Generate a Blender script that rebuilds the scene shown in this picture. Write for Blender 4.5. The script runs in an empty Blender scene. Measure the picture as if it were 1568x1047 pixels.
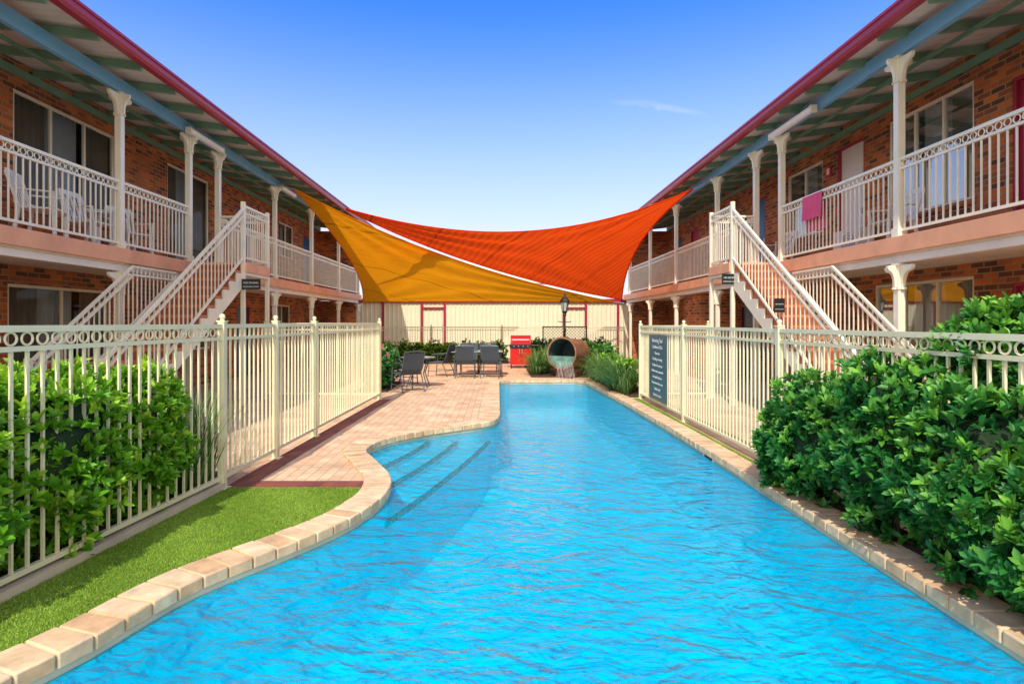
import bpy, bmesh, math, random
import numpy as np
from mathutils import Vector, Matrix
from mathutils.geometry import tessellate_polygon
random.seed(7); rng=np.random.default_rng(7)
scene=bpy.context.scene
COL=scene.collection

# ---------------------------------------------------------------- materials
def nt(name):
    m=bpy.data.materials.new(name); m.use_nodes=True
    t=m.node_tree; t.nodes.clear()
    o=t.nodes.new('ShaderNodeOutputMaterial')
    return m,t,o
def N(t,typ,**kw):
    n=t.nodes.new(typ)
    for k,v in kw.items(): setattr(n,k,v)
    return n
def c4(c): return (c[0],c[1],c[2],1)
def mat(name,col,rough=0.5,metal=0.0,var=0.12,scale=3.0,bump=0.0,bscale=60.0,spec=0.5):
    m,t,o=nt(name); L=t.links.new
    b=N(t,'ShaderNodeBsdfPrincipled'); b.inputs['Roughness'].default_value=rough
    b.inputs['Metallic'].default_value=metal; b.inputs['Specular IOR Level'].default_value=spec
    tc=N(t,'ShaderNodeTexCoord')
    n1=N(t,'ShaderNodeTexNoise'); n1.inputs['Scale'].default_value=scale; n1.inputs['Detail'].default_value=6
    L(tc.outputs['Object'],n1.inputs['Vector'])
    r=N(t,'ShaderNodeMapRange'); r.inputs['From Min'].default_value=.3; r.inputs['From Max'].default_value=.7
    r.inputs['To Min'].default_value=1-var; r.inputs['To Max'].default_value=1+var*.6
    L(n1.outputs['Fac'],r.inputs['Value'])
    mx=N(t,'ShaderNodeVectorMath',operation='SCALE'); mx.inputs[0].default_value=col[:3]
    L(r.outputs[0],mx.inputs['Scale']); L(mx.outputs[0],b.inputs['Base Color'])
    if bump>0:
        n2=N(t,'ShaderNodeTexNoise'); n2.inputs['Scale'].default_value=bscale; n2.inputs['Detail'].default_value=3
        L(tc.outputs['Object'],n2.inputs['Vector'])
        bp=N(t,'ShaderNodeBump'); bp.inputs['Strength'].default_value=bump; bp.inputs['Distance'].default_value=.01
        L(n2.outputs['Fac'],bp.inputs['Height']); L(bp.outputs[0],b.inputs['Normal'])
    L(b.outputs[0],o.inputs[0]); return m
def brickmat(name,c1,c2,mort,bw,bh,ms=.01,ground=False,rot=0,bias=0.0,bump=.5,rough=.8,offset=.5):
    m,t,o=nt(name); L=t.links.new
    b=N(t,'ShaderNodeBsdfPrincipled'); b.inputs['Roughness'].default_value=rough
    tc=N(t,'ShaderNodeTexCoord'); sp=N(t,'ShaderNodeSeparateXYZ'); L(tc.outputs['Object'],sp.inputs[0])
    cb=N(t,'ShaderNodeCombineXYZ')
    if ground:
        mp=N(t,'ShaderNodeMapping'); mp.inputs['Rotation'].default_value=(0,0,rot)
        L(sp.outputs[0],cb.inputs[0]); L(sp.outputs[1],cb.inputs[1]); L(cb.outputs[0],mp.inputs[0]); vec=mp.outputs[0]
    else:
        ad=N(t,'ShaderNodeMath',operation='ADD'); L(sp.outputs[0],ad.inputs[0]); L(sp.outputs[1],ad.inputs[1])
        L(ad.outputs[0],cb.inputs[0]); L(sp.outputs[2],cb.inputs[1]); vec=cb.outputs[0]
    br=N(t,'ShaderNodeTexBrick'); br.offset=offset; br.inputs['Scale'].default_value=1
    br.inputs['Brick Width'].default_value=bw; br.inputs['Row Height'].default_value=bh
    br.inputs['Mortar Size'].default_value=ms; br.inputs['Mortar Smooth'].default_value=.2; br.inputs['Bias'].default_value=bias
    br.inputs['Color1'].default_value=c4(c1); br.inputs['Color2'].default_value=c4(c2); br.inputs['Mortar'].default_value=c4(mort)
    L(vec,br.inputs['Vector'])
    n1=N(t,'ShaderNodeTexNoise'); n1.inputs['Scale'].default_value=1.3; n1.inputs['Detail'].default_value=8; n1.inputs['Roughness'].default_value=.7
    L(tc.outputs['Object'],n1.inputs['Vector'])
    r=N(t,'ShaderNodeMapRange'); r.inputs['From Min'].default_value=.3; r.inputs['From Max'].default_value=.7
    r.inputs['To Min'].default_value=.68; r.inputs['To Max'].default_value=1.18; L(n1.outputs['Fac'],r.inputs['Value'])
    s=N(t,'ShaderNodeVectorMath',operation='SCALE'); L(br.outputs['Color'],s.inputs[0]); L(r.outputs[0],s.inputs['Scale'])
    L(s.outputs[0],b.inputs['Base Color'])
    iv=N(t,'ShaderNodeMath',operation='SUBTRACT'); iv.inputs[0].default_value=1; L(br.outputs['Fac'],iv.inputs[1])
    bp=N(t,'ShaderNodeBump'); bp.inputs['Strength'].default_value=bump; bp.inputs['Distance'].default_value=.008
    L(iv.outputs[0],bp.inputs['Height']); L(bp.outputs[0],b.inputs['Normal'])
    L(b.outputs[0],o.inputs[0]); return m
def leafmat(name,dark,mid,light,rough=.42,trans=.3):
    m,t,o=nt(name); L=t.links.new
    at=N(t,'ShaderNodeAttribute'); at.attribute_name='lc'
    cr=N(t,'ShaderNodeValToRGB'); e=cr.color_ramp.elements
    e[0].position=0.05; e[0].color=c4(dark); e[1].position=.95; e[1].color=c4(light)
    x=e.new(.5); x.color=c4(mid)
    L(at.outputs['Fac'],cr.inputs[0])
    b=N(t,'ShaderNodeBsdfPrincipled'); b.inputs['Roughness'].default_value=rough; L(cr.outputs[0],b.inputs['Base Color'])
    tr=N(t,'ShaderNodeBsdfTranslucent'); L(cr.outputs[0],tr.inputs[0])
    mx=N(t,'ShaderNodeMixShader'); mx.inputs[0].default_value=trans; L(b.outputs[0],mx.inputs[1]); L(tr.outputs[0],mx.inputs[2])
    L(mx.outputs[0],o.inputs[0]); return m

M={}
M['brick']=brickmat('brick',(.66,.17,.03),(.07,.028,.018),(.38,.25,.15),.24,.086,.011,bias=-.08)
M['paver']=brickmat('paver',(.84,.57,.35),(.72,.42,.24),(.48,.32,.21),.23,.115,.006,ground=True,bump=.35,rot=math.pi/2)
M['paver_out']=brickmat('paver_out',(.66,.46,.29),(.56,.36,.21),(.34,.25,.18),.4,.4,.008,ground=True,bump=.3)
M['paver_red']=brickmat('paver_red',(.32,.075,.04),(.19,.045,.03),(.14,.09,.06),.115,.23,.006,ground=True,bump=.35,offset=0)
M['cream']=mat('cream_paint',(.84,.78,.62),.38,var=.08)
M['fence']=mat('fence_paint',(.82,.76,.51),.35,var=.08)
M['slabedge']=mat('salmon_paint',(.80,.38,.21),.6,var=.14)
M['soffit']=mat('soffit_paint',(.82,.75,.63),.6,var=.1)
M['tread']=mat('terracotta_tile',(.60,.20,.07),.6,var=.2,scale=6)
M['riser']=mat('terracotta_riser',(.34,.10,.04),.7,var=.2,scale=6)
M['blue']=mat('blue_paint',(.17,.42,.66),.4,var=.06)
M['green']=mat('green_timber',(.17,.32,.21),.55,var=.15)
M['maroon']=mat('maroon_paint',(.36,.02,.055),.35,var=.08)
M['bluedoor']=mat('blue_door_paint',(.02,.14,.34),.4,var=.08)
M['sheet']=mat('roof_sheet',(.72,.64,.55),.45,var=.1)
M['rooftop']=mat('roof_top',(.30,.06,.07),.45,var=.1)
M['shed']=mat('shed_cream',(.84,.74,.53),.5,var=.05)
M['black']=mat('black_metal',(.015,.016,.018),.35)
M['dgrey']=mat('dark_grey_frame',(.08,.10,.12),.35,var=.1)
M['sling']=mat('sling_fabric',(.05,.065,.09),.7,bump=.3,bscale=300)
M['redbbq']=mat('red_enamel',(.60,.012,.01),.2,var=.05)
M['steel']=mat('steel',(.5,.5,.5),.3,metal=.9)
M['white']=mat('white_plastic',(.80,.80,.79),.35,var=.04)
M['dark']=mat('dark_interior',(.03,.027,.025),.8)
M['concrete']=mat('concrete',(.62,.52,.38),.85,var=.2,bump=.4)
M['soil']=mat('soil',(.07,.045,.03),.95,var=.4,scale=15,bump=.8,bscale=40)
M['tabletop']=mat('table_top',(.14,.25,.23),.12,var=.05)
M['sign']=mat('sign_board',(.035,.12,.14),.4,var=.05)
M['signtext']=mat('sign_text',(.75,.78,.78),.5)
M['rust']=mat('rusted_steel',(.30,.13,.07),.6,var=.5,scale=6,bump=.4)
M['barrelin']=mat('barrel_inside',(.07,.10,.10),.5,var=.4,scale=8)
M['algae']=mat('green_film_water',(.13,.25,.20),.35,var=.4,scale=7)
M['tile']=mat('dark_tile',(.003,.004,.006),.4,var=.3)
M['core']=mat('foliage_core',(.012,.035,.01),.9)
M['bark']=mat('bark',(.12,.08,.05),.9,bump=.6)
M['palegreen']=mat('distant_roof',(.78,.79,.80),.5)
M['red']=mat('red_sign',(.6,.02,.02),.4)
M['towel']=mat('pink_towel',(.75,.10,.22),.95,bump=.5,bscale=120)
M['glasslamp']=mat('lamp_glass',(.45,.48,.45),.15)
M['turfbase']=mat('turf_base',(.17,.28,.02),.95,var=.25,scale=8,bump=.8,bscale=200)
M['groundm']=mat('earth_ground',(.20,.17,.11),.95,var=.3,scale=.3)

def poolmat():
    m,t,o=nt('pool_paint'); L=t.links.new
    b=N(t,'ShaderNodeBsdfPrincipled'); b.inputs['Roughness'].default_value=.6
    tc=N(t,'ShaderNodeTexCoord')
    n=N(t,'ShaderNodeTexNoise'); n.inputs['Scale'].default_value=1.6; n.inputs['Detail'].default_value=7; n.inputs['Distortion'].default_value=.6
    L(tc.outputs['Object'],n.inputs['Vector'])
    cr=N(t,'ShaderNodeValToRGB'); e=cr.color_ramp.elements
    e[0].position=.3; e[0].color=(.0,.66,.88,1); e[1].position=.7; e[1].color=(.01,.84,.94,1)
    L(n.outputs['Fac'],cr.inputs[0]); L(cr.outputs[0],b.inputs['Base Color']); L(b.outputs[0],o.inputs[0]); return m
M['pool']=poolmat()
def watermat():
    m,t,o=nt('pool_water'); L=t.links.new
    tc=N(t,'ShaderNodeTexCoord')
    mp=N(t,'ShaderNodeMapping'); mp.inputs['Scale'].default_value=(1.0,1.45,1); mp.inputs['Rotation'].default_value=(0,0,.25); L(tc.outputs['Object'],mp.inputs[0])
    n1=N(t,'ShaderNodeTexNoise'); n1.inputs['Scale'].default_value=2.2; n1.inputs['Detail'].default_value=2; n1.inputs['Distortion'].default_value=1.4
    n2=N(t,'ShaderNodeTexNoise'); n2.inputs['Scale'].default_value=8; n2.inputs['Detail'].default_value=3; n2.inputs['Distortion'].default_value=1.2
    L(mp.outputs[0],n1.inputs['Vector']); L(mp.outputs[0],n2.inputs['Vector'])
    ad=N(t,'ShaderNodeMath',operation='MULTIPLY_ADD'); ad.inputs[1].default_value=.38; L(n2.outputs['Fac'],ad.inputs[0]); L(n1.outputs['Fac'],ad.inputs[2])
    bp=N(t,'ShaderNodeBump'); bp.inputs['Strength'].default_value=1; bp.inputs['Distance'].default_value=.065; L(ad.outputs[0],bp.inputs['Height'])
    bp2=N(t,'ShaderNodeBump'); bp2.inputs['Strength'].default_value=1; bp2.inputs['Distance'].default_value=.26; L(ad.outputs[0],bp2.inputs['Height'])
    fr=N(t,'ShaderNodeFresnel'); fr.inputs['IOR'].default_value=1.30; L(bp.outputs[0],fr.inputs['Normal'])
    gl=N(t,'ShaderNodeBsdfGlossy'); gl.inputs['Roughness'].default_value=.03; L(bp.outputs[0],gl.inputs['Normal'])
    tr=N(t,'ShaderNodeBsdfTransparent'); tr.inputs[0].default_value=(.28,.90,1,1)
    df=N(t,'ShaderNodeBsdfDiffuse'); df.inputs[0].default_value=(.0,.70,.97,1); L(bp2.outputs[0],df.inputs['Normal'])
    m1=N(t,'ShaderNodeMixShader'); m1.inputs[0].default_value=.28; L(tr.outputs[0],m1.inputs[1]); L(df.outputs[0],m1.inputs[2])
    m2=N(t,'ShaderNodeMixShader'); L(fr.outputs[0],m2.inputs[0]); L(m1.outputs[0],m2.inputs[1]); L(gl.outputs[0],m2.inputs[2])
    L(m2.outputs[0],o.inputs[0]); return m
M['water']=watermat()
def glassmat():
    m,t,o=nt('window_glass'); L=t.links.new
    fr=N(t,'ShaderNodeFresnel'); fr.inputs['IOR'].default_value=1.45
    h=N(t,'ShaderNodeMath',operation='MULTIPLY'); h.inputs[1].default_value=.38; L(fr.outputs[0],h.inputs[0])
    gl=N(t,'ShaderNodeBsdfGlossy'); gl.inputs['Roughness'].default_value=.02; gl.inputs[0].default_value=(.9,.95,1,1)
    tr=N(t,'ShaderNodeBsdfTransparent'); tr.inputs[0].default_value=(.7,.74,.76,1)
    m2=N(t,'ShaderNodeMixShader'); L(h.outputs[0],m2.inputs[0]); L(tr.outputs[0],m2.inputs[1]); L(gl.outputs[0],m2.inputs[2])
    L(m2.outputs[0],o.inputs[0]); return m
M['glass']=glassmat()
M['curtain']=mat('curtain_fabric',(.28,.22,.16),.9,var=.2)
M['sheer']=mat('sheer_fabric',(.60,.62,.62),.9,var=.1)
def sailmat(name,col,rot,bs):
    m,t,o=nt(name); L=t.links.new
    tc=N(t,'ShaderNodeTexCoord'); mp=N(t,'ShaderNodeMapping'); mp.inputs['Rotation'].default_value=(0,0,rot); L(tc.outputs['Object'],mp.inputs[0])
    wv=N(t,'ShaderNodeTexWave'); wv.inputs['Scale'].default_value=.17; L(mp.outputs[0],wv.inputs['Vector'])
    cr=N(t,'ShaderNodeValToRGB'); e=cr.color_ramp.elements; e[0].position=0; e[0].color=(.6,.6,.6,1); e[1].position=.004; e[1].color=(1,1,1,1); L(wv.outputs['Fac'],cr.inputs[0])
    n=N(t,'ShaderNodeTexNoise'); n.inputs['Scale'].default_value=1.2; n.inputs['Detail'].default_value=5; L(tc.outputs['Object'],n.inputs['Vector'])
    r=N(t,'ShaderNodeMapRange'); r.inputs['To Min'].default_value=.86; r.inputs['To Max'].default_value=1.12; L(n.outputs['Fac'],r.inputs['Value'])
    mu=N(t,'ShaderNodeMix',data_type='RGBA',blend_type='MULTIPLY'); mu.inputs[0].default_value=1; mu.inputs[6].default_value=c4(col); L(cr.outputs[0],mu.inputs[7])
    s=N(t,'ShaderNodeVectorMath',operation='SCALE'); L(mu.outputs[2],s.inputs[0]); L(r.outputs[0],s.inputs['Scale'])
    wr=N(t,'ShaderNodeTexWave'); wr.inputs['Scale'].default_value=1.5; wr.inputs['Distortion'].default_value=6; wr.inputs['Detail'].default_value=3; wr.inputs['Detail Scale'].default_value=.5; L(mp.outputs[0],wr.inputs['Vector'])
    bp=N(t,'ShaderNodeBump'); bp.inputs['Strength'].default_value=bs; bp.inputs['Distance'].default_value=.05; L(wr.outputs['Fac'],bp.inputs['Height'])
    d=N(t,'ShaderNodeBsdfDiffuse'); L(s.outputs[0],d.inputs[0]); L(bp.outputs[0],d.inputs['Normal'])
    tr=N(t,'ShaderNodeBsdfTranslucent'); L(s.outputs[0],tr.inputs[0]); L(bp.outputs[0],tr.inputs['Normal'])
    mx=N(t,'ShaderNodeMixShader'); mx.inputs[0].default_value=.55; L(d.outputs[0],mx.inputs[1]); L(tr.outputs[0],mx.inputs[2])
    L(mx.outputs[0],o.inputs[0]); return m
M['yellow']=sailmat('yellow_shade_cloth',(.93,.35,.008),.9,.12)
M['orange']=sailmat('orange_shade_cloth',(.93,.085,.008),-.5,.35)
def copingmat():
    m,t,o=nt('coping_brick'); L=t.links.new
    b=N(t,'ShaderNodeBsdfPrincipled'); b.inputs['Roughness'].default_value=.75
    g=N(t,'ShaderNodeNewGeometry'); cr=N(t,'ShaderNodeValToRGB'); e=cr.color_ramp.elements
    e[0].color=(.70,.42,.22,1); e[1].color=(.84,.62,.39,1); L(g.outputs['Random Per Island'],cr.inputs[0])
    tc=N(t,'ShaderNodeTexCoord'); n=N(t,'ShaderNodeTexNoise'); n.inputs['Scale'].default_value=7; n.inputs['Detail'].default_value=9; n.inputs['Roughness'].default_value=.65; L(tc.outputs['Object'],n.inputs['Vector'])
    r=N(t,'ShaderNodeMapRange'); r.inputs['From Min'].default_value=.3; r.inputs['From Max'].default_value=.7; r.inputs['To Min'].default_value=.62; r.inputs['To Max'].default_value=1.12; L(n.outputs['Fac'],r.inputs['Value'])
    s=N(t,'ShaderNodeVectorMath',operation='SCALE'); L(cr.outputs[0],s.inputs[0]); L(r.outputs[0],s.inputs['Scale']); L(s.outputs[0],b.inputs['Base Color'])
    bp=N(t,'ShaderNodeBump'); bp.inputs['Strength'].default_value=.4; bp.inputs['Distance'].default_value=.01; L(n.outputs['Fac'],bp.inputs['Height']); L(bp.outputs[0],b.inputs['Normal'])
    L(b.outputs[0],o.inputs[0]); return m
M['coping']=copingmat()
M['leafR']=leafmat('leaf_glossy_green',(.010,.070,.020),(.032,.21,.038),(.25,.56,.06))
M['leafL']=leafmat('leaf_lime_green',(.025,.12,.01),(.15,.42,.018),(.52,.76,.05))
M['strap']=leafmat('strap_leaf',(.04,.11,.03),(.12,.27,.06),(.30,.46,.12),.45)
M['turf']=leafmat('turf_blade',(.16,.28,.015),(.30,.47,.04),(.46,.62,.10),.7,.3)
M['petal']=mat('pink_petal',(.7,.15,.2),.6)

# ---------------------------------------------------------------- mesh builder
class MB:
    def __init__(s): s.v=[]; s.f=[]; s.m=[]; s.mats=[]; s.cur=0
    def use(s,k):
        if k not in s.mats: s.mats.append(k)
        s.cur=s.mats.index(k); return s
    def add(s,vs,fs):
        b=len(s.v); s.v.extend([tuple(x) for x in vs]); s.f.extend([tuple(b+i for i in f) for f in fs]); s.m.extend([s.cur]*len(fs))
    def box(s,x0,x1,y0,y1,z0,z1):
        if x0>x1:x0,x1=x1,x0
        if y0>y1:y0,y1=y1,y0
        s.add([(x0,y0,z0),(x1,y0,z0),(x1,y1,z0),(x0,y1,z0),(x0,y0,z1),(x1,y0,z1),(x1,y1,z1),(x0,y1,z1)],
              [(0,3,2,1),(4,5,6,7),(0,1,5,4),(1,2,6,5),(2,3,7,6),(3,0,4,7)])
    def beam(s,p,q,w,h):
        p=Vector(p);q=Vector(q);d=(q-p).normalized()
        up=Vector((0,0,1)) if abs(d.z)<.95 else Vector((0,1,0))
        a=d.cross(up).normalized()*w/2; b=a.cross(d).normalized()*h/2
        vs=[p-a-b,p+a-b,p+a+b,p-a+b,q-a-b,q+a-b,q+a+b,q-a+b]
        s.add(vs,[(0,1,2,3),(7,6,5,4),(0,4,5,1),(1,5,6,2),(2,6,7,3),(3,7,4,0)])
    def quad(s,a,b,c,d): s.add([a,b,c,d],[(0,1,2,3)])
    def tube(s,pts,r,n=8):
        pts=[Vector(p) for p in pts]; rings=[]
        for i,p in enumerate(pts):
            d=(pts[min(i+1,len(pts)-1)]-pts[max(i-1,0)]).normalized()
            up=Vector((0,0,1)) if abs(d.z)<.9 else Vector((0,1,0))
            a=d.cross(up).normalized(); b=a.cross(d).normalized()
            rings.append([p+(a*math.cos(2*math.pi*k/n)+b*math.sin(2*math.pi*k/n))*r for k in range(n)])
        vs=[v for R in rings for v in R]; fs=[]
        for i in range(len(pts)-1):
            for k in range(n): fs.append((i*n+k,i*n+(k+1)%n,(i+1)*n+(k+1)%n,(i+1)*n+k))
        fs.append(tuple(range(n))); fs.append(tuple(range(len(vs)-n,len(vs)))[::-1])
        s.add(vs,fs)
    def lathe(s,prof,c=(0,0,0),n=16):
        vs=[];fs=[]
        for r,z in prof:
            for k in range(n): vs.append((c[0]+r*math.cos(2*math.pi*k/n),c[1]+r*math.sin(2*math.pi*k/n),c[2]+z))
        for i in range(len(prof)-1):
            for k in range(n): fs.append((i*n+k,i*n+(k+1)%n,(i+1)*n+(k+1)%n,(i+1)*n+k))
        s.add(vs,fs)
    def ring(s,c,d,R,r,n=14,m=5):
        c=Vector(c); d=Vector(d).normalized(); z=Vector((0,0,1)); nn=d.cross(z)
        vs=[];fs=[]
        for i in range(n):
            a=2*math.pi*i/n; e=d*math.cos(a)+z*math.sin(a)
            for j in range(m):
                b=2*math.pi*j/m; vs.append(c+e*(R+r*math.cos(b))+nn*r*math.sin(b))
        for i in range(n):
            for j in range(m): fs.append((i*m+j,((i+1)%n)*m+j,((i+1)%n)*m+(j+1)%m,i*m+(j+1)%m))
        s.add(vs,fs)
    def extr(s,pts,vec):
        vec=Vector(vec); n=len(pts); a=[Vector(p)-vec/2 for p in pts]; b=[Vector(p)+vec/2 for p in pts]
        fs=[tuple(range(n))[::-1],tuple(range(n,2*n))]+[(i,(i+1)%n,n+(i+1)%n,n+i) for i in range(n)]
        s.add(a+b,fs)
    def obj(s,name,parent=None,smooth=False,bevel=0,recalc=True):
        me=bpy.data.meshes.new(name); me.from_pydata(s.v,[],s.f)
        for k in s.mats: me.materials.append(M[k])
        me.polygons.foreach_set('material_index',s.m)
        if recalc:
            bm=bmesh.new(); bm.from_mesh(me); bmesh.ops.recalc_face_normals(bm,faces=bm.faces); bm.to_mesh(me); bm.free()
        if smooth:
            me.polygons.foreach_set('use_smooth',[True]*len(me.polygons))
            try: me.set_sharp_from_angle(angle=math.radians(35))
            except Exception: pass
        me.update()
        o=bpy.data.objects.new(name,me); COL.objects.link(o)
        if bevel>0:
            b=o.modifiers.new('bevel','BEVEL'); b.width=bevel; b.segments=2; b.limit_method='ANGLE'
        if parent: o.parent=parent
        return o
def empty(name,loc=(0,0,0),rz=0):
    e=bpy.data.objects.new(name,None); COL.objects.link(e); e.location=loc; e.rotation_euler=(0,0,rz); e.empty_display_size=.2; return e

# ---------------------------------------------------------------- railings
def railing(mb,A,B,h=1.05,rings=True,sp=.11,gap=.13,pick=.016,clip=None,bot=.09,rail=.045):
    A=Vector(A);B=Vector(B); z=Vector((0,0,1)); d=B-A; Lh=math.hypot(d.x,d.y); n=max(2,round(Lh/sp)); hd=Vector((d.x,d.y,0)).normalized()
    def rl(off,w,t):
        mb.beam(A+z*off,B+z*off,w,t)
    if clip is None:
        rl(h,rail,.04); rl(h-gap,.035,.03); rl(bot,.035,.035)
        for i in range(n):
            p=A+d*((i+.5)/n)
            mb.box(p.x-pick/2,p.x+pick/2,p.y-pick/2,p.y+pick/2,p.z+bot,p.z+h-(gap if rings else 0))
        if rings:
            for i in range(n):
                p=A+d*((i+.5)/n); mb.ring(p+z*(h-gap/2),hd,gap/2-.022,.007)
    else:
        prev=None
        for i in range(n):
            p=A+d*((i+.5)/n); top=min(p.z+h,clip)
            if top>p.z+bot+.03: mb.box(p.x-pick/2,p.x+pick/2,p.y-pick/2,p.y+pick/2,p.z+bot,top)
            else: continue
            cur=[Vector((p.x,p.y,min(p.z+h,clip)-.02)),Vector((p.x,p.y,min(p.z+h-gap,clip-gap) -.02)),Vector((p.x,p.y,p.z+bot))]
            if prev:
                for a,b in zip(prev,cur):
                    if a.z>prev[2].z-.01 and b.z>cur[2].z-.01: mb.beam(a,b,.04,.035)
            prev=cur

# ---------------------------------------------------------------- motel buildings
def window(mbf,mbg,mbc,s,xw,y0,y1,z0,z1,panes=3):
    X=lambda a:s*a
    fx0,fx1=xw+.02,xw+.08; t=.05
    mbf.use('cream')
    mbf.box(X(fx0),X(fx1),y0,y1,z1-t,z1); mbf.box(X(fx0),X(fx1),y0,y1,z0,z0+t)
    mbf.box(X(fx0),X(fx1),y0,y0+t,z0+t,z1-t); mbf.box(X(fx0),X(fx1),y1-t,y1,z0+t,z1-t)
    for i in range(1,panes):
        yy=y0+(y1-y0)*i/panes; mbf.box(X(fx0+.005),X(fx1-.005),yy-.025,yy+.025,z0+t,z1-t)
    mbf.use('brick'); mbf.box(X(xw-.04),X(xw+.02),y0-.05,y1+.05,z0-.085,z0-.002)
    mbg.use('glass'); gx=X(xw+.055); mbg.quad((gx,y0+t,z0+t),(gx,y1-t,z0+t),(gx,y1-t,z1-t),(gx,y0+t,z1-t))
    def curt(a,b,k,xx):
        mbc.use(k); nseg=max(4,int((b-a)/.02)); vs=[];fs=[]
        for i in range(nseg+1):
            yy=a+(b-a)*i/nseg; xo=xx+.03*math.sin(yy*52+math.sin(yy*7)*1.5)
            vs+= [(X(xo),yy,z0-.02),(X(xo),yy,z1+.02)]
        for i in range(nseg): fs.append((2*i,2*i+2,2*i+3,2*i+1))
        mbc.add(vs,fs)
    w=y1-y0
    curt(y0-.1,y0+w*.32,'curtain',xw+.14); curt(y1-w*.26,y1+.1,'curtain',xw+.14)
    curt(y0+w*.34,y0+w*.7,'sheer',xw+.24)
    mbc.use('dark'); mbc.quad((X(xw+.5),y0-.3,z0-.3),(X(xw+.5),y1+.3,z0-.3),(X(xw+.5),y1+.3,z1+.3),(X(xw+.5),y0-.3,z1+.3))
def door(mb,s,xw,y0,y1,z0,z1,k):
    X=lambda a:s*a
    mb.use('maroon')
    mb.box(X(xw+.01),X(xw+.09),y0,y0+.05,z0,z1); mb.box(X(xw+.01),X(xw+.09),y1-.05,y1,z0,z1); mb.box(X(xw+.01),X(xw+.09),y0+.05,y1-.05,z1-.05,z1)
    mb.use(k); mb.box(X(xw+.06),X(xw+.10),y0+.05,y1-.05,z0+.01,z1-.05)
    for a,b in ((.12,.95),(1.1,1.95)):
        if z0+b<z1-.1:
            mb.box(X(xw+.052),X(xw+.06),y0+.17,y0+.2,z0+a,z0+b); mb.box(X(xw+.052),X(xw+.06),y1-.2,y1-.17,z0+a,z0+b)
            mb.box(X(xw+.052),X(xw+.06),y0+.2,y1-.2,z0+a,z0+a+.03); mb.box(X(xw+.052),X(xw+.06),y0+.2,y1-.2,z0+b-.03,z0+b)
    mb.use('steel'); mb.box(X(xw+.02),X(xw+.06),y0+.1,y0+.14,z0+1.0,z0+1.12)

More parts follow.
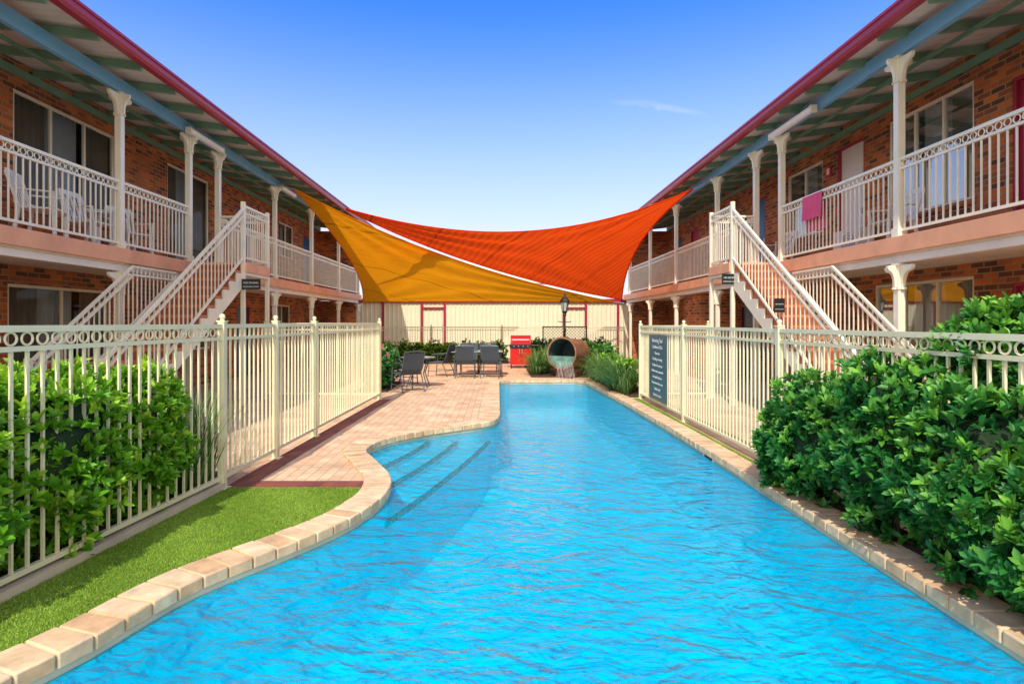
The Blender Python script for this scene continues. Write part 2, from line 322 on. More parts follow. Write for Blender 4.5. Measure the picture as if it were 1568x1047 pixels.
def building(s,xg,xb,xw,posts,up,dn,xo):
    E=empty('motel_building')
    X=lambda a:s*a
    Y0,Y1=1.0,24.6; ZF=2.75; slope=.12; zr=lambda a:5.45+slope*(a-xg)
    mb=MB(); mb.use('brick')
    ops=[(o[1],o[2],o[3],o[4]) for o in up+dn]
    ys=sorted(set([Y0,Y1]+[o[0] for o in ops]+[o[1] for o in ops])); ztop=zr(xw)-.02
    zs=sorted(set([0,ztop]+[o[2] for o in ops]+[o[3] for o in ops]))
    for i in range(len(ys)-1):
        for j in range(len(zs)-1):
            cy=(ys[i]+ys[i+1])/2; cz=(zs[j]+zs[j+1])/2
            if any(o[0]<cy<o[1] and o[2]<cz<o[3] for o in ops): continue
            mb.quad((X(xw),ys[i],zs[j]),(X(xw),ys[i+1],zs[j]),(X(xw),ys[i+1],zs[j+1]),(X(xw),ys[i],zs[j+1]))
    for a,b,c,d in ops:
        x0,x1=X(xw),X(xw+.12)
        mb.quad((x0,a,c),(x1,a,c),(x1,a,d),(x0,a,d)); mb.quad((x0,b,c),(x1,b,c),(x1,b,d),(x0,b,d))
        mb.quad((x0,a,c),(x1,a,c),(x1,b,c),(x0,b,c)); mb.quad((x0,a,d),(x1,a,d),(x1,b,d),(x0,b,d))
    mb.box(X(xw+.6),X(xw+8),Y0,Y0+.2,0,5.7); mb.box(X(xw+.003),X(xw+8),Y1-.2,Y1,0,5.7); mb.box(X(xw+7.8),X(xw+8),Y0+.2,Y1-.2,0,5.7)
    mb.box(X(xb+.12),X(xw-.003),Y1-.22,Y1-.01,0,2.49); mb.box(X(xb+.12),X(xw-.003),Y1-.22,Y1-.01,2.76,5.45)
    mb.obj('brick_walls',E,recalc=False)
    f=MB();g=MB();c=MB();dr=MB()
    for o in up+dn:
        if o[0]=='w': window(f,g,c,s,xw,*o[1:5],panes=(o[5] if len(o)>5 else 2))
        else: door(dr,s,xw,*o[1:5],o[5])
    f.obj('window_frames',E,bevel=.004); g.obj('window_glass',E,recalc=False); c.obj('curtains',E,recalc=False,smooth=True); dr.obj('doors',E,bevel=.003)
    sl=MB(); sl.use('soffit'); sl.box(X(xb-.04),X(xw-.002),Y0,Y1-.25,2.50,2.735)
    sl.use('slabedge'); sl.box(X(xb-.10),X(xb-.04),Y0,Y1,2.53,2.75); sl.box(X(xb-.04),X(xw-.002),Y0,Y1-.25,2.737,2.752)
    sl.use('soffit'); sl.box(X(xb-.03),X(xb+.07),Y0,Y1-.3,2.40,2.498)
    sl.obj('balcony_slab',E,bevel=.004)
    rf=MB(); xr=xw+4
    def sheet(k,za,thick_off):
        rf.use(k); n=int((Y1+.3-Y0)/.04); vs=[];fs=[]
        for i in range(n+1):
            y=Y0+i*.04; dz=.011*math.sin(y*2*math.pi/.16)
            vs+=[(X(xg-.03),y,zr(xg)+dz+thick_off),(X(xr),y,zr(xr)+dz+thick_off)]
        for i in range(n): fs.append((2*i,2*i+2,2*i+3,2*i+1))
        rf.add(vs,fs)
    sheet('sheet',0,0); sheet('rooftop',0,.03)
    rf.use('rooftop'); rf.quad((X(xr),Y0,zr(xr)+.03),(X(xr),Y1+.3,zr(xr)+.03),(X(xr+4.6),Y1+.3,5.5),(X(xr+4.6),Y0,5.5))
    rf.obj('roof_sheets',E,recalc=False,smooth=True)
    r2=MB(); r2.use('green'); y=Y0+.3
    while y<Y1:
        r2.beam((X(xg+.02),y,zr(xg)-.075),(X(xw),y,zr(xw)-.075),.05,.12); y+=.9
    for xx in (xb+.75,): r2.box(X(xx),X(xx+.045),Y0,Y1-.25,zr(xx)-.19,zr(xx)-.14)
    r2.box(X(xw-.05),X(xw-.003),Y0,Y1-.25,zr(xw)-.26,zr(xw)-.14)
    r2.obj('rafters',E)
    r3=MB(); r3.use('blue'); r3.box(X(xb-.045),X(xb+.045),Y0,Y1,5.20,5.405); r3.obj('blue_beam',E,bevel=.005)
    r4=MB(); r4.use('maroon')
    prof=[(xg+.02,5.50),(xg+.02,5.365),(xg-.085,5.365),(xg-.12,5.40),(xg-.125,5.47),(xg-.15,5.475),(xg-.15,5.51),(xg-.11,5.51),(xg-.10,5.49)]
    r4.extr([(X(a),(Y0+Y1+.3)/2,b) for a,b in prof],(0,Y1+.3-Y0,0))
    r4.extr([(X(xg),Y1+.28,5.40),(X(xr),Y1+.28,zr(xr)-.05),(X(xr),Y1+.28,zr(xr)+.08),(X(xg),Y1+.28,5.53)],(0,.03,0))
    r4.obj('gutter',E)
    p=MB(); p.use('cream')
    for y in posts:
        for z0,z1 in ((0,2.40),(2.753,5.2)):
            p.box(X(xb-.048),X(xb+.048),y-.048,y+.048,z0,z1)
            p.box(X(xb-.065),X(xb+.065),y-.065,y+.065,z0,z0+.12)
            p.box(X(xb-.062),X(xb+.062),y-.062,y+.062,z1-.36,z1-.33)
            p.box(X(xb-.068),X(xb+.068),y-.068,y+.068,z1-.035,z1-.002)
            for ax,reach in ((1,.22),(0,.12)):
                for sg in (1,-1):
                    pts=[(0,0),(reach,0),(reach,-.04),(reach*.86,-.075),(reach*.80,-.06)]
                    for k in range(7):
                        a=math.pi/2*k/6; pts.append((.03+ (reach*.74-.03)*(1-math.sin(a)), -.30+ .22*math.cos(a)))
                    pts+=[(.045,-.32),(0,-.33)]
                    P3=[]
                    for u,w in pts:
                        if ax==1: P3.append((X(xb),y+sg*(.045+u),z1-.036+w))
                        else: P3.append((X(xb)+sg*(.045+u),y,z1-.036+w))
                    p.extr(P3,(.045,0,0) if ax==1 else (0,.045,0))
    p.obj('veranda_posts',E)
    b=MB(); b.use('cream'); yl=[Y0]+posts
    for a,c2 in zip(yl[:-1],yl[1:]):
        if abs(a-posts[posts_open])<.01: continue
        railing(b,(X(xb),a+.05,ZF),(X(xb),c2-.05,ZF))
    b.obj('balustrade',E)
    ya,yb=posts[posts_open],posts[posts_open+1]
    st=MB(); xi=xb-.10
    st.use('slabedge'); st.box(X(xo-.06),X(xi-.002),ya,yb,2.56,2.748)
    st.use('soffit'); st.box(X(xo-.04),X(xi-.004),ya+.02,yb-.02,2.50,2.558)
    n=15; rise=2.75/(n+1); going=.262
    for i in range(n):
        z=2.75-rise*(i+1); y1_=ya-going*i
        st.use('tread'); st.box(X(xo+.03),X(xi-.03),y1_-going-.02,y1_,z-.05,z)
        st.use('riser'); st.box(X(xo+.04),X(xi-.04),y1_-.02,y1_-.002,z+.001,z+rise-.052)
    st.obj('stair_treads',E,bevel=.006)
    sg=MB(); sg.use('cream')
    for xx in (xo,xi-.04):
        pts=[(ya,2.74)]
        for i in range(n):
            z=2.75-rise*(i+1); pts.append((ya-going*i-.03*0,z-.055)); pts.append((ya-going*(i+1),z-.055))
        pts.append((ya-going*n,0)); 
        low=[(ya-going*n+.25,0),(ya,2.75-rise-.30)]
        sg.extr([(X(xx+.015),a,c2) for a,c2 in pts+low],(.03,0,0))
    hr=1.08
    for yy in (ya,yb):
        sg.box(X(xo-.03),X(xo+.04),yy-.035,yy+.035,0.0,ZF+hr+.08); 
    yB=ya-going*n
    sg.box(X(xo-.03),X(xo+.04),yB-.04,yB+.03,0,1.15); sg.box(X(xi-.06),X(xi),yB-.04,yB+.03,0,1.15)
    railing(sg,(X(xo),ya+.04,ZF),(X(xo),yb-.04,ZF),h=hr)
    railing(sg,(X(xo+.05),yb,ZF),(X(xb-.06),yb,ZF),h=hr)
    railing(sg,(X(xo),yB,.05),(X(xo),ya-.04,2.70),h=hr-.03,rings=False,bot=.12,sp=.125)
    railing(sg,(X(xi-.03),yB,.05),(X(xi-.03),ya-.3,2.55),h=hr-.03,clip=2.50,bot=.12)
    sg.obj('stair_balustrade',E)
    return E,ya,yb
posts_open=3
L_up=[('w',9.0,11.4,3.47,5.27,3),('w',13.2,15.1,2.95,5.27,2),('d',16.7,17.6,2.755,5.0,'bluedoor'),('w',19.9,21.3,3.9,5.1,2),('d',22.4,23.4,2.755,5.0,'bluedoor'),('d',6.0,6.95,2.755,4.95,'maroon')]
L_dn=[('w',8.9,11.2,.9,2.2,2),('d',7.3,8.2,.005,2.1,'maroon'),('w',13.6,15.2,.9,2.2,2),('d',16.7,17.6,.005,2.1,'bluedoor'),('w',19.5,21.0,.9,2.2,2)]
R_up=[('w',8.7,10.6,3.47,5.27,3),('d',7.1,8.05,2.755,5.0,'maroon'),('d',11.3,12.2,2.755,5.25,'white'),('w',12.75,14.3,3.6,5.2,2),('d',15.5,16.3,2.755,5.0,'bluedoor'),('w',17.5,18.2,4.3,5.2,1),('d',20.6,21.5,2.755,5.0,'maroon'),('d',22.6,23.6,2.755,5.0,'bluedoor')]
R_dn=[('w',8.7,11.0,.9,2.3,3),('d',7.1,8.05,.005,2.15,'maroon'),('w',13.2,14.8,.9,2.2,2),('d',16.2,17.1,.005,2.1,'bluedoor'),('w',19.5,21.0,.9,2.2,2)]
EL,_,_=building(-1,5.25,5.95,7.6,[2.9,5.9,9.03,11.05,12.2,15.3,18.3,21.4,24.4],L_up,L_dn,4.9)
ER,_,_=building(1,5.0,5.45,7.2,[1.6,4.6,7.81,11.05,12.15,14.3,17.6,20.6,23.7],R_up,R_dn,4.5)

pm=MB(); pm.use('brick'); pm.box(5.6,6.4,15.9,17.3,0,2.39); pm.obj('brick_pier')

def batten(x,y0,y1,z,s):
    E=empty('fluorescent_light'); mb=MB(); mb.use('white')
    mb.box(x-.05,x+.05,y0,y1,z,z+.035)
    pts=[(x+.075*math.cos(a),(y0+y1)/2,z-.0+.075*math.sin(a)) for a in [math.pi+math.pi*k/8 for k in range(9)]]
    mb.extr(pts,(0,y1-y0-.06,0)); mb.obj('diffuser',E,bevel=.004)
    m2=MB(); m2.use('cream'); m2.box(x-.055,x+.055,y0-.02,y0+.03,z-.085,z+.04); m2.box(x-.055,x+.055,y1-.03,y1+.02,z-.085,z+.04); m2.obj('end_caps',E)
batten(-5.82,10.8,12.1,5.22,-1); batten(5.32,9.7,11.2,5.22,1); batten(-5.82,15.4,16.4,5.22,-1)

# towel draped over the right balcony rail
mb=MB(); mb.use('towel'); vs=[];fs=[]; nn_=24
for i in range(nn_+1):
    y=9.62+.62*i/nn_; wv=.012*math.sin(i*1.1)+.008*math.sin(i*2.3)
    for (dx,dz) in ((.045+wv,-.62),(.04+wv,-.3),(.032,-.01),(.0,.028),(-.032,-.01),(-.04+wv,-.25),(-.048+wv,-.42)):
        vs.append((5.45+dx,y,3.80+dz))
for i in range(nn_):
    for j in range(6): fs.append((i*7+j,(i+1)*7+j,(i+1)*7+j+1,i*7+j+1))
mb.add(vs,fs); mb.obj('beach_towel',smooth=True,recalc=False)

# ---------------------------------------------------------------- pool
left=[(-2.75,.55),(-2.5,1.5),(-2.21,2.5),(-2.06,2.85),(-1.87,3.5),(-1.48,4.12),(-1.2,4.66),(-1.06,5.3),(-1.14,5.9),(-1.45,6.6),(-1.67,7.15),(-1.5,7.8),(-1.05,8.35),(-.60,8.72),(-.16,9.1),(-.01,9.6),(.0,10.4)]
def catmull(pts,n=8):
    out=[]; P=[Vector(p) for p in pts]; P=[P[0]*2-P[1]]+P+[P[-1]*2-P[-2]]
    for i in range(1,len(P)-2):
        for k in range(n):
            t=k/n; a,b,c,d=P[i-1:i+3]
            out.append(.5*((2*b)+(c-a)*t+(2*a-5*b+4*c-d)*t*t+(3*b-a-3*c+d)*t**3))
    out.append(P[-2]); return out
lc=catmull(left)
outline=lc+[Vector((.0,15.3)),Vector((.25,15.55)),Vector((2.05,15.6)),Vector((2.35,15.2)),Vector((2.55,11)),Vector((2.60,8)),Vector((2.60,.8)),Vector((2.3,.45)),Vector((-2.5,.4))]
def resample(pts,step):
    pts=pts+[pts[0]]; d=[0]
    for a,b in zip(pts[:-1],pts[1:]): d.append(d[-1]+(b-a).length)
    n=round(d[-1]/step); out=[];j=0
    for i in range(n):
        t=d[-1]*i/n
        while d[j+1]<t: j+=1
        u=(t-d[j])/max(1e-9,d[j+1]-d[j]); out.append(pts[j].lerp(pts[j+1],u))
    return out
ol=resample(outline,.175); n=len(ol)
area=sum(ol[i].x*ol[(i+1)%n].y-ol[(i+1)%n].x*ol[i].y for i in range(n))
sgn=-1 if area>0 else 1
nor=[]
for i in range(n):
    d=(ol[(i+1)%n]-ol[i-1]).normalized(); nor.append(Vector((-d.y,d.x))*sgn)
mb=MB(); mb.use('coping')
for i in range(n):
    a,b=ol[i],ol[(i+1)%n]; na,nb=nor[i],nor[(i+1)%n]; d=(b-a)*.022
    i0=a-na*.03+d; i1=b-nb*.03-d; o0=a+na*.24+d; o1=b+nb*.24-d; z=.035+random.uniform(-.003,.003)
    vs=[(i0.x,i0.y,-.05),(i1.x,i1.y,-.05),(o1.x,o1.y,-.02),(o0.x,o0.y,-.02),(i0.x,i0.y,z),(i1.x,i1.y,z),(o1.x,o1.y,z),(o0.x,o0.y,z)]
    mb.add(vs,[(0,3,2,1),(4,5,6,7),(0,1,5,4),(1,2,6,5),(2,3,7,6),(3,0,4,7)])
o=mb.obj('pool_coping',smooth=True)
b=o.modifiers.new('b','BEVEL'); b.width=.011; b.segments=3; b.limit_method='ANGLE'
g=MB(); g.use('concrete')
for i in range(n):
    a,b=ol[i],ol[(i+1)%n]; na,nb=nor[i],nor[(i+1)%n]
    p0=a-na*.01;p1=b-nb*.01;q0=a+na*.23;q1=b+nb*.23
    g.quad((p0.x,p0.y,.024),(p1.x,p1.y,.024),(q1.x,q1.y,.024),(q0.x,q0.y,.024)); g.quad((p0.x,p0.y,.024),(p1.x,p1.y,.024),(p1.x,p1.y,-.1),(p0.x,p0.y,-.1))
g.obj('coping_mortar')
def polyfill(mb,loops,z):
    L3=[[Vector((p[0],p[1],0)) for p in l] for l in loops]
    tr=tessellate_polygon(L3); fl=[p for l in L3 for p in l]
    fs=[]
    for t in tr:
        a,b,c=[fl[i] for i in t]
        if (b-a).cross(c-a).z<0: t=(t[0],t[2],t[1])
        fs.append(t)
    mb.add([(p.x,p.y,z) for p in fl],fs)
PL=empty('swimming_pool')
mb=MB(); mb.use('pool')
inset=[ol[i]-nor[i]*.45 for i in range(n)]
for i in range(n):
    j=(i+1)%n; a,b=ol[i],ol[j]; c,d=inset[i],inset[j]
    ma=a.lerp(c,.25); mbb=b.lerp(d,.25)
    mb.quad((a.x,a.y,.0),(b.x,b.y,.0),(b.x,b.y,-.75),(a.x,a.y,-.75))
    mb.quad((a.x,a.y,-.75),(b.x,b.y,-.75),(mbb.x,mbb.y,-.95),(ma.x,ma.y,-.95))
    mb.quad((ma.x,ma.y,-.95),(mbb.x,mbb.y,-.95),(d.x,d.y,-1.06),(c.x,c.y,-1.06))
polyfill(mb,[ol],-1.065); mb.obj('pool_shell',PL,recalc=False)
lines=[((-1.06,5.35),(-.10,9.32),-.30),((-1.22,6.28),(-.60,8.85),-.22),((-1.50,6.65),(-1.0,8.4),-.15)]
mb=MB(); tl=MB(); tl.use('tile')
for (a,b,z) in lines:
    a=Vector(a);b=Vector(b); mb.use('pool')
    mid=(a+b)/2+Vector((.06,-.03))
    poly=[a,a.lerp(mid,.5)+Vector((.02,0)),mid,b.lerp(mid,.5)+Vector((.02,0)),b,Vector((-2.4,b.y+.3)),Vector((-2.4,a.y-.3))]
    polyfill(mb,[poly],z)
    for p,q in zip(poly[:4],poly[1:5]): mb.quad((p.x,p.y,z),(q.x,q.y,z),(q.x,q.y,-1.1),(p.x,p.y,-1.1))
    for p,q in zip(poly[:4],poly[1:5]):
        k=max(3,int((q-p).length/.13))
        for j in range(k):
            u=p.lerp(q,(j+.09)/k); v=p.lerp(q,(j+.91)/k); dd=(v-u).normalized(); sd_=Vector((dd.y,-dd.x))
            c1=u-sd_*.045; c2=v-sd_*.045; c3=v+sd_*.006; c4_=u+sd_*.006
            tl.add([(c.x,c.y,zz) for zz in (z-.025,z+.014) for c in (c1,c2,c3,c4_)],[(0,1,2,3),(7,6,5,4),(0,4,5,1),(1,5,6,2),(2,6,7,3),(3,7,4,0)])
mb.obj('pool_steps',PL,recalc=False); tl.obj('step_edge_tiles',PL)
mb=MB(); mb.use('water'); polyfill(mb,[ol],-.085); mb.obj('pool_water',PL,recalc=False)
mb=MB(); mb.use('white'); mb.box(2.585,2.603,6.9,7.25,-.085,-.01); mb.use('dark'); mb.box(2.58,2.586,6.95,7.2,-.08,-.025)
mb.obj('skimmer_box',PL)

deckM=MB(); deckM.use('paver'); polyfill(deckM,[[(-2.75,.0),(3.0,.0),(3.0,24.2),(-5.0,24.2),(-5.0,12.2),(-2.75,12.2)],ol],0); deckM.obj('paving',recalc=False)
d2=MB(); d2.use('paver_out')
d2.quad((-16,-6,-.001),(-2.75,-6,-.001),(-2.75,12.2,-.001),(-16,12.2,-.001)); d2.quad((-16,12.2,-.001),(-5,12.2,-.001),(-5,24.2,-.001),(-16,24.2,-.001))
d2.quad((3.0,-6,-.001),(16,-6,-.001),(16,24.2,-.001),(3.0,24.2,-.001)); d2.quad((-2.75,-6,-.001),(3.0,-6,-.001),(3.0,0,-.001),(-2.75,0,-.001))
d2.obj('path',recalc=False)
g=MB(); g.use('groundm'); B=600
g.quad((-B,24.2,-.002),(B,24.2,-.002),(B,B,-.002),(-B,B,-.002)); g.quad((-B,-B,-.002),(B,-B,-.002),(B,-6,-.002),(-B,-6,-.002))
g.quad((-B,-6,-.002),(-16,-6,-.002),(-16,24.2,-.002),(-B,24.2,-.002)); g.quad((16,-6,-.002),(B,-6,-.002),(B,24.2,-.002),(16,24.2,-.002)); g.obj('ground',recalc=False)
fx=lambda y:-2.65-(5.52-y)*.094 if y<5.52 else -2.65+(y-5.52)*.03
b=MB(); b.use('paver_red')
b.quad((-2.64,5.55,.005),(-1.25,5.55,.005),(-1.25,5.78,.005),(-2.64,5.78,.005))
b.quad((-2.64,5.78,.005),(-2.41,5.78,.005),(fx(11.9)+.25,11.9,.005),(fx(11.9)+.02,11.9,.005))
b.obj('brick_border',recalc=False)
leftedge=[ol[i]+nor[i]*.12 for i in range(n) if ol[i].y<5.62 and ol[i].x<-.9 and ol[i].y>.6]
leftedge.sort(key=lambda p:p.y)
turf=[(fx(.6)+.03,.6)]+[(p.x,p.y) for p in leftedge]+[(leftedge[-1].x,5.55),(fx(5.5)+.04,5.55)]
mb=MB(); mb.use('turfbase'); polyfill(mb,[turf],.006)
ro=[(2.75,.6),(2.93,.6),(2.93,12.0),(2.70,12.0)]; polyfill(mb,[ro],.006)
TG=mb.obj('grass',recalc=False)
def cards(name,Pb,D,Nn,Lg,W,t,mk,parent=None):
    n=len(Pb); S=np.cross(D,Nn); S/= np.linalg.norm(S,axis=1,keepdims=True)+1e-9
    L=Lg[:,None];w=W[:,None]
    v=np.empty((n,6,3)); v[:,0]=Pb
    v[:,1]=Pb+D*L*.38+S*w*.48+Nn*w*.22; v[:,2]=Pb+D*L*.75+S*w*.40+Nn*w*.15
    v[:,3]=Pb+D*L-Nn*w*.15; v[:,4]=Pb+D*L*.75-S*w*.40+Nn*w*.15; v[:,5]=Pb+D*L*.38-S*w*.48+Nn*w*.22
    base=(np.arange(n)*6)[:,None]
    f=np.concatenate([base+np.array([[0,1,2,3]]),base+np.array([[0,3,4,5]])],axis=1).reshape(-1)
    me=bpy.data.meshes.new(name); me.vertices.add(n*6); me.vertices.foreach_set('co',v.reshape(-1))
    me.loops.add(n*8); me.loops.foreach_set('vertex_index',f.astype(np.int32))
    me.polygons.add(n*2); me.polygons.foreach_set('loop_start',np.arange(0,n*8,4,dtype=np.int32))
    me.update(calc_edges=True)
    at=me.attributes.new('lc','FLOAT','POINT'); at.data.foreach_set('value',np.repeat(np.clip(t,0,1),6).astype(np.float32))
    me.materials.append(M[mk]); me.validate()
    o=bpy.data.objects.new(name,me); COL.objects.link(o)
    if parent: o.parent=parent
    return o
def unit(v): return v/(np.linalg.norm(v,axis=1,keepdims=True)+1e-9)
ey=np.array([p.y for p in leftedge]); ex=np.array([p.x for p in leftedge])
Yy=rng.uniform(1.9,5.53,100000); Xx=rng.uniform(-3.0,-1.1,100000)
ok=(Xx>(-2.65-(5.52-Yy)*.094+.05))&(Xx<np.interp(Yy,ey,ex)-.14)
Xx=Xx[ok];Yy=Yy[ok]
Yr=rng.uniform(2.2,12,12000); Xr=rng.uniform(2.87,2.93,12000)
Xx=np.concatenate([Xx,Xr]);Yy=np.concatenate([Yy,Yr]); k=len(Xx)
D=unit(np.stack([rng.normal(0,.5,k),rng.normal(0,.5,k),np.ones(k)],1)); Nn=unit(np.cross(D,rng.normal(size=(k,3))))
cards('turf_blades',np.stack([Xx,Yy,np.full(k,.005)],1),D,Nn,rng.uniform(.010,.020,k),rng.uniform(.003,.005,k),rng.uniform(0,1,k)*.7+.3*np.sin(Xx*3+Yy*2)**2,'turf',TG)
kb=MB(); kb.use('concrete'); kb.beam((fx(.5),.5,.03),(fx(5.5),5.5,.03),.09,.07); kb.obj('concrete_kerb')

# ---------------------------------------------------------------- pool fences
def fence(name,pts,posts_at,hz,ringto):
    E=empty(name); mb=MB(); mb.use('fence'); pm=MB(); pm.use('fence')
    for (a,b,r) in pts:
        railing(mb,(a[0],a[1],0),(b[0],b[1],0),h=hz,rings=r,sp=.105,gap=.12,pick=.017,bot=.11,rail=.04)
    for p in posts_at:
        pm.box(p[0]-.032,p[0]+.032,p[1]-.032,p[1]+.032,0,hz+.04); pm.box(p[0]-.04,p[0]+.04,p[1]-.04,p[1]+.04,hz+.04,hz+.055)
        pm.lathe([(.0,.095),(.018,.09),(.026,.075),(.028,.062),(.02,.045),(.013,.0)],(p[0],p[1],hz+.055-.03),10)
        pm.box(p[0]-.06,p[0]+.06,p[1]-.06,p[1]+.06,.001,.012)
    mb.obj('panels',E); pm.obj('fence_posts',E); return E
LP=[(fx(y),y) for y in (.8,3.1,5.52,6.75,8.05,11.9)]
fence('pool_fence',[(LP[0],LP[1],True),(LP[1],LP[2],True),(LP[2],LP[3],False),(LP[3],LP[4],False),(LP[4],LP[5],False),(LP[5],(-4.85,12.0),False)],LP+[(-4.85,12.0)],1.56,0)
RP=[(2.97,y) for y in (.6,3.0,6.07,9.2,12.0)]
fence('pool_fence',[(RP[0],RP[1],True),(RP[1],RP[2],True),(RP[2],RP[3],False),(RP[3],RP[4],False),(RP[4],(4.4,12.05),False)],RP+[(4.4,12.05)],1.51,0)
fence('garden_fence',[((-5.6,24.0),(-2.8,24.0),False),((-2.8,24.0),(0.15,24.0),False),((.15,23.6),(2.8,23.6),True),((2.8,23.6),(5.2,23.6),True)],[(-5.6,24),(-2.8,24),(.15,23.8),(2.8,23.6),(5.2,23.6)],1.38,0)
mb=MB(); mb.use('concrete'); mb.box(-5.6,.2,24.05,24.2,0,.55); mb.obj('garden_wall')

S=empty('pool_rules_sign'); mb=MB(); mb.use('sign'); mb.box(2.925,2.94,10.0,11.15,.16,1.36); mb.obj('board',S,bevel=.003)
def text(body,loc,rot,size,parent,k='signtext'):
    cu=bpy.data.curves.new('lettering','FONT'); cu.body=body; cu.size=size; cu.align_x='CENTER'; cu.extrude=.001
    cu.materials.append(M[k]); o=bpy.data.objects.new('lettering',cu); COL.objects.link(o); o.location=loc; o.rotation_euler=rot; o.parent=parent
rr=(math.pi/2,0,-math.pi/2)
for i,(tx,sz) in enumerate([('Swimming Pool',.11),('Conditions of Use',.09),('Please note',.07),('No diving or running',.075),('No glass in the pool area',.065),('Children must be supervised',.065),('by an adult at all times',.065),('Please shower before entry',.065),('Guests only',.08),('Open 8 am to 8 pm',.065)]):
    text(tx,(2.921,10.575,1.22-i*.11),rr,sz,S)
def smallsign(x,y,z,w,h,rx):
    S=empty('balcony_sign'); mb=MB(); mb.use('black'); mb.box(x-w/2,x+w/2,y-.01,y,z,z+h); mb.obj('plate',S)
    text('NO DIVING',(x,y-.012,z+h*.55),(math.pi/2,0,0),w*.15,S); text('FROM BALCONY',(x,y-.012,z+h*.2),(math.pi/2,0,0),w*.11,S)
smallsign(-4.72,10.98,2.22,.36,.2,0); smallsign(4.42,10.98,2.32,.30,.2,0); smallsign(4.40,9.0,1.75,.16,.22,0)
mb=MB(); mb.use('red'); mb.box(7.17,7.195,12.4,12.6,4.75,4.98); mb.use('white'); mb.box(7.165,7.171,12.45,12.55,4.8,4.93); mb.obj('fire_hose_sign')

# ---------------------------------------------------------------- shade sails
def sail(name,A,B,C,mab,mbc,mac,mk,ph):
    A,B,C,mab,mbc,mac=[Vector(p) for p in (A,B,C,mab,mbc,mac)]
    cab=2*mab-(A+B)/2; cbc=2*mbc-(B+C)/2; cac=2*mac-(A+C)/2
    E=empty(name); Nn=64; mb=MB(); mb.use(mk); idx={}; vs=[];fs=[]
    nn=(B-A).cross(C-A).normalized()
    for i in range(Nn+1):
        for j in range(Nn+1-i):
            u=i/Nn;v=j/Nn;w=max(0.0,1-u-v)
            p=A*u*u+B*v*v+C*w*w+2*u*v*cab+2*v*w*cbc+2*u*w*cac
            for (a,b_,c_) in ((u,v,w),(v,w,u),(w,u,v)):
                if a>.25:
                    t=b_/(b_+c_+1e-6); k=(a-.25)/.75
                    amp=.06*k*(1-k)*4*.6*math.sin(t*22+ph)*math.sqrt(max(0.0,min(t,1-t)*2))
                    p=p+nn*amp
            idx[(i,j)]=len(vs); vs.append(p)
    for i in range(Nn):
        for j in range(Nn-i):
            fs.append((idx[(i,j)],idx[(i+1,j)],idx[(i,j+1)]))
            if j<Nn-i-1: fs.append((idx[(i+1,j)],idx[(i+1,j+1)],idx[(i,j+1)]))
    mb.add(vs,fs); o=mb.obj('cloth',E,recalc=False); o.data.polygons.foreach_set('use_smooth',[True]*len(o.data.polygons))
    hb=MB(); hb.use(mk)
    def edge(P0,P1,c): return [P0*(1-t)**2+2*c*t*(1-t)+P1*t*t for t in [k/24 for k in range(25)]]
    for e in (edge(A,B,cab),edge(B,C,cbc),edge(A,C,cac)): hb.tube(e,.022,6)
    hb.obj('hem',E,smooth=True)
    return E
e1=sail('shade_sail',(-5.5,15.5,5.18),(-5.5,23.3,2.42),(5.0,24.6,2.45),(-5.0,19.7,3.6),(-.3,23.4,2.45),(-1.25,20.6,3.73),'yellow',0)
e2=sail('shade_sail',(-5.35,19.5,5.5),(5.05,14.9,5.04),(4.95,23.0,2.50),(.4,17.9,4.4),(4.6,19,4.05),(-.6,20.4,3.61),'orange',1)
mb=MB(); mb.use('steel'); 
mb.tube([(-5.5,15.5,5.18),(-5.93,15.3,5.25)],.012,6); mb.tube([(5.05,14.9,5.04),(5.42,14.6,5.2)],.012,6); mb.tube([(-5.5,23.3,2.42),(-5.9,23.9,2.3)],.012,6); mb.tube([(5.0,24.6,2.45),(5.35,24.4,2.4)],.012,6); mb.tube([(4.95,23.0,2.50),(5.4,23.6,2.5)],.012,6)
mb.obj('sail_fixings',e1)

# ---------------------------------------------------------------- shed behind + distant roof
SH=empty('storage_shed'); mb=MB(); mb.use('shed'); vs=[];fs=[]; x=-7.5; i=0
prof=[(0,0),(.10,0),(.125,.025),(.16,.025),(.185,0)]
while x<7.5:
    for a,b in prof: vs+=[(x+a,26.0-b,0),(x+a,26.0-b,2.5)]
    x+=.2
for i in range(len(vs)//2-1): fs.append((2*i,2*i+2,2*i+3,2*i+1))
mb.add(vs,fs); mb.obj('ribbed_wall',SH,recalc=False)
mb=MB(); mb.use('maroon'); mb.box(-7.6,7.7,25.88,26.0,2.5,2.64)
for xx in (-5.2,-3.45,-2.42,2.95,3.95,5.4): mb.box(xx-.05,xx+.05,25.9,25.972,0,2.498)
for a,b in ((-3.4,-2.47),(3.0,3.9)): mb.box(a,b,25.91,25.97,2.2,2.27)
mb.use('palegreen'); mb.quad((-7.8,25.9,2.66),(7.8,25.9,2.66),(7.8,31,2.9),(-7.8,31,2.9)); mb.obj('trim',SH)
DH=empty('distant_house'); mb=MB(); mb.use('palegreen')
mb.extr([(-3,44,0),(-3,44,5.0),(-1.9,44,6.4),(3.5,44,6.4),(7.5,44,4.6),(7.5,44,0)],(0,8,0)); mb.use('cream'); mb.box(-3.2,7.7,39.9,39.95,4.3,4.5); mb.obj('house_body',DH)

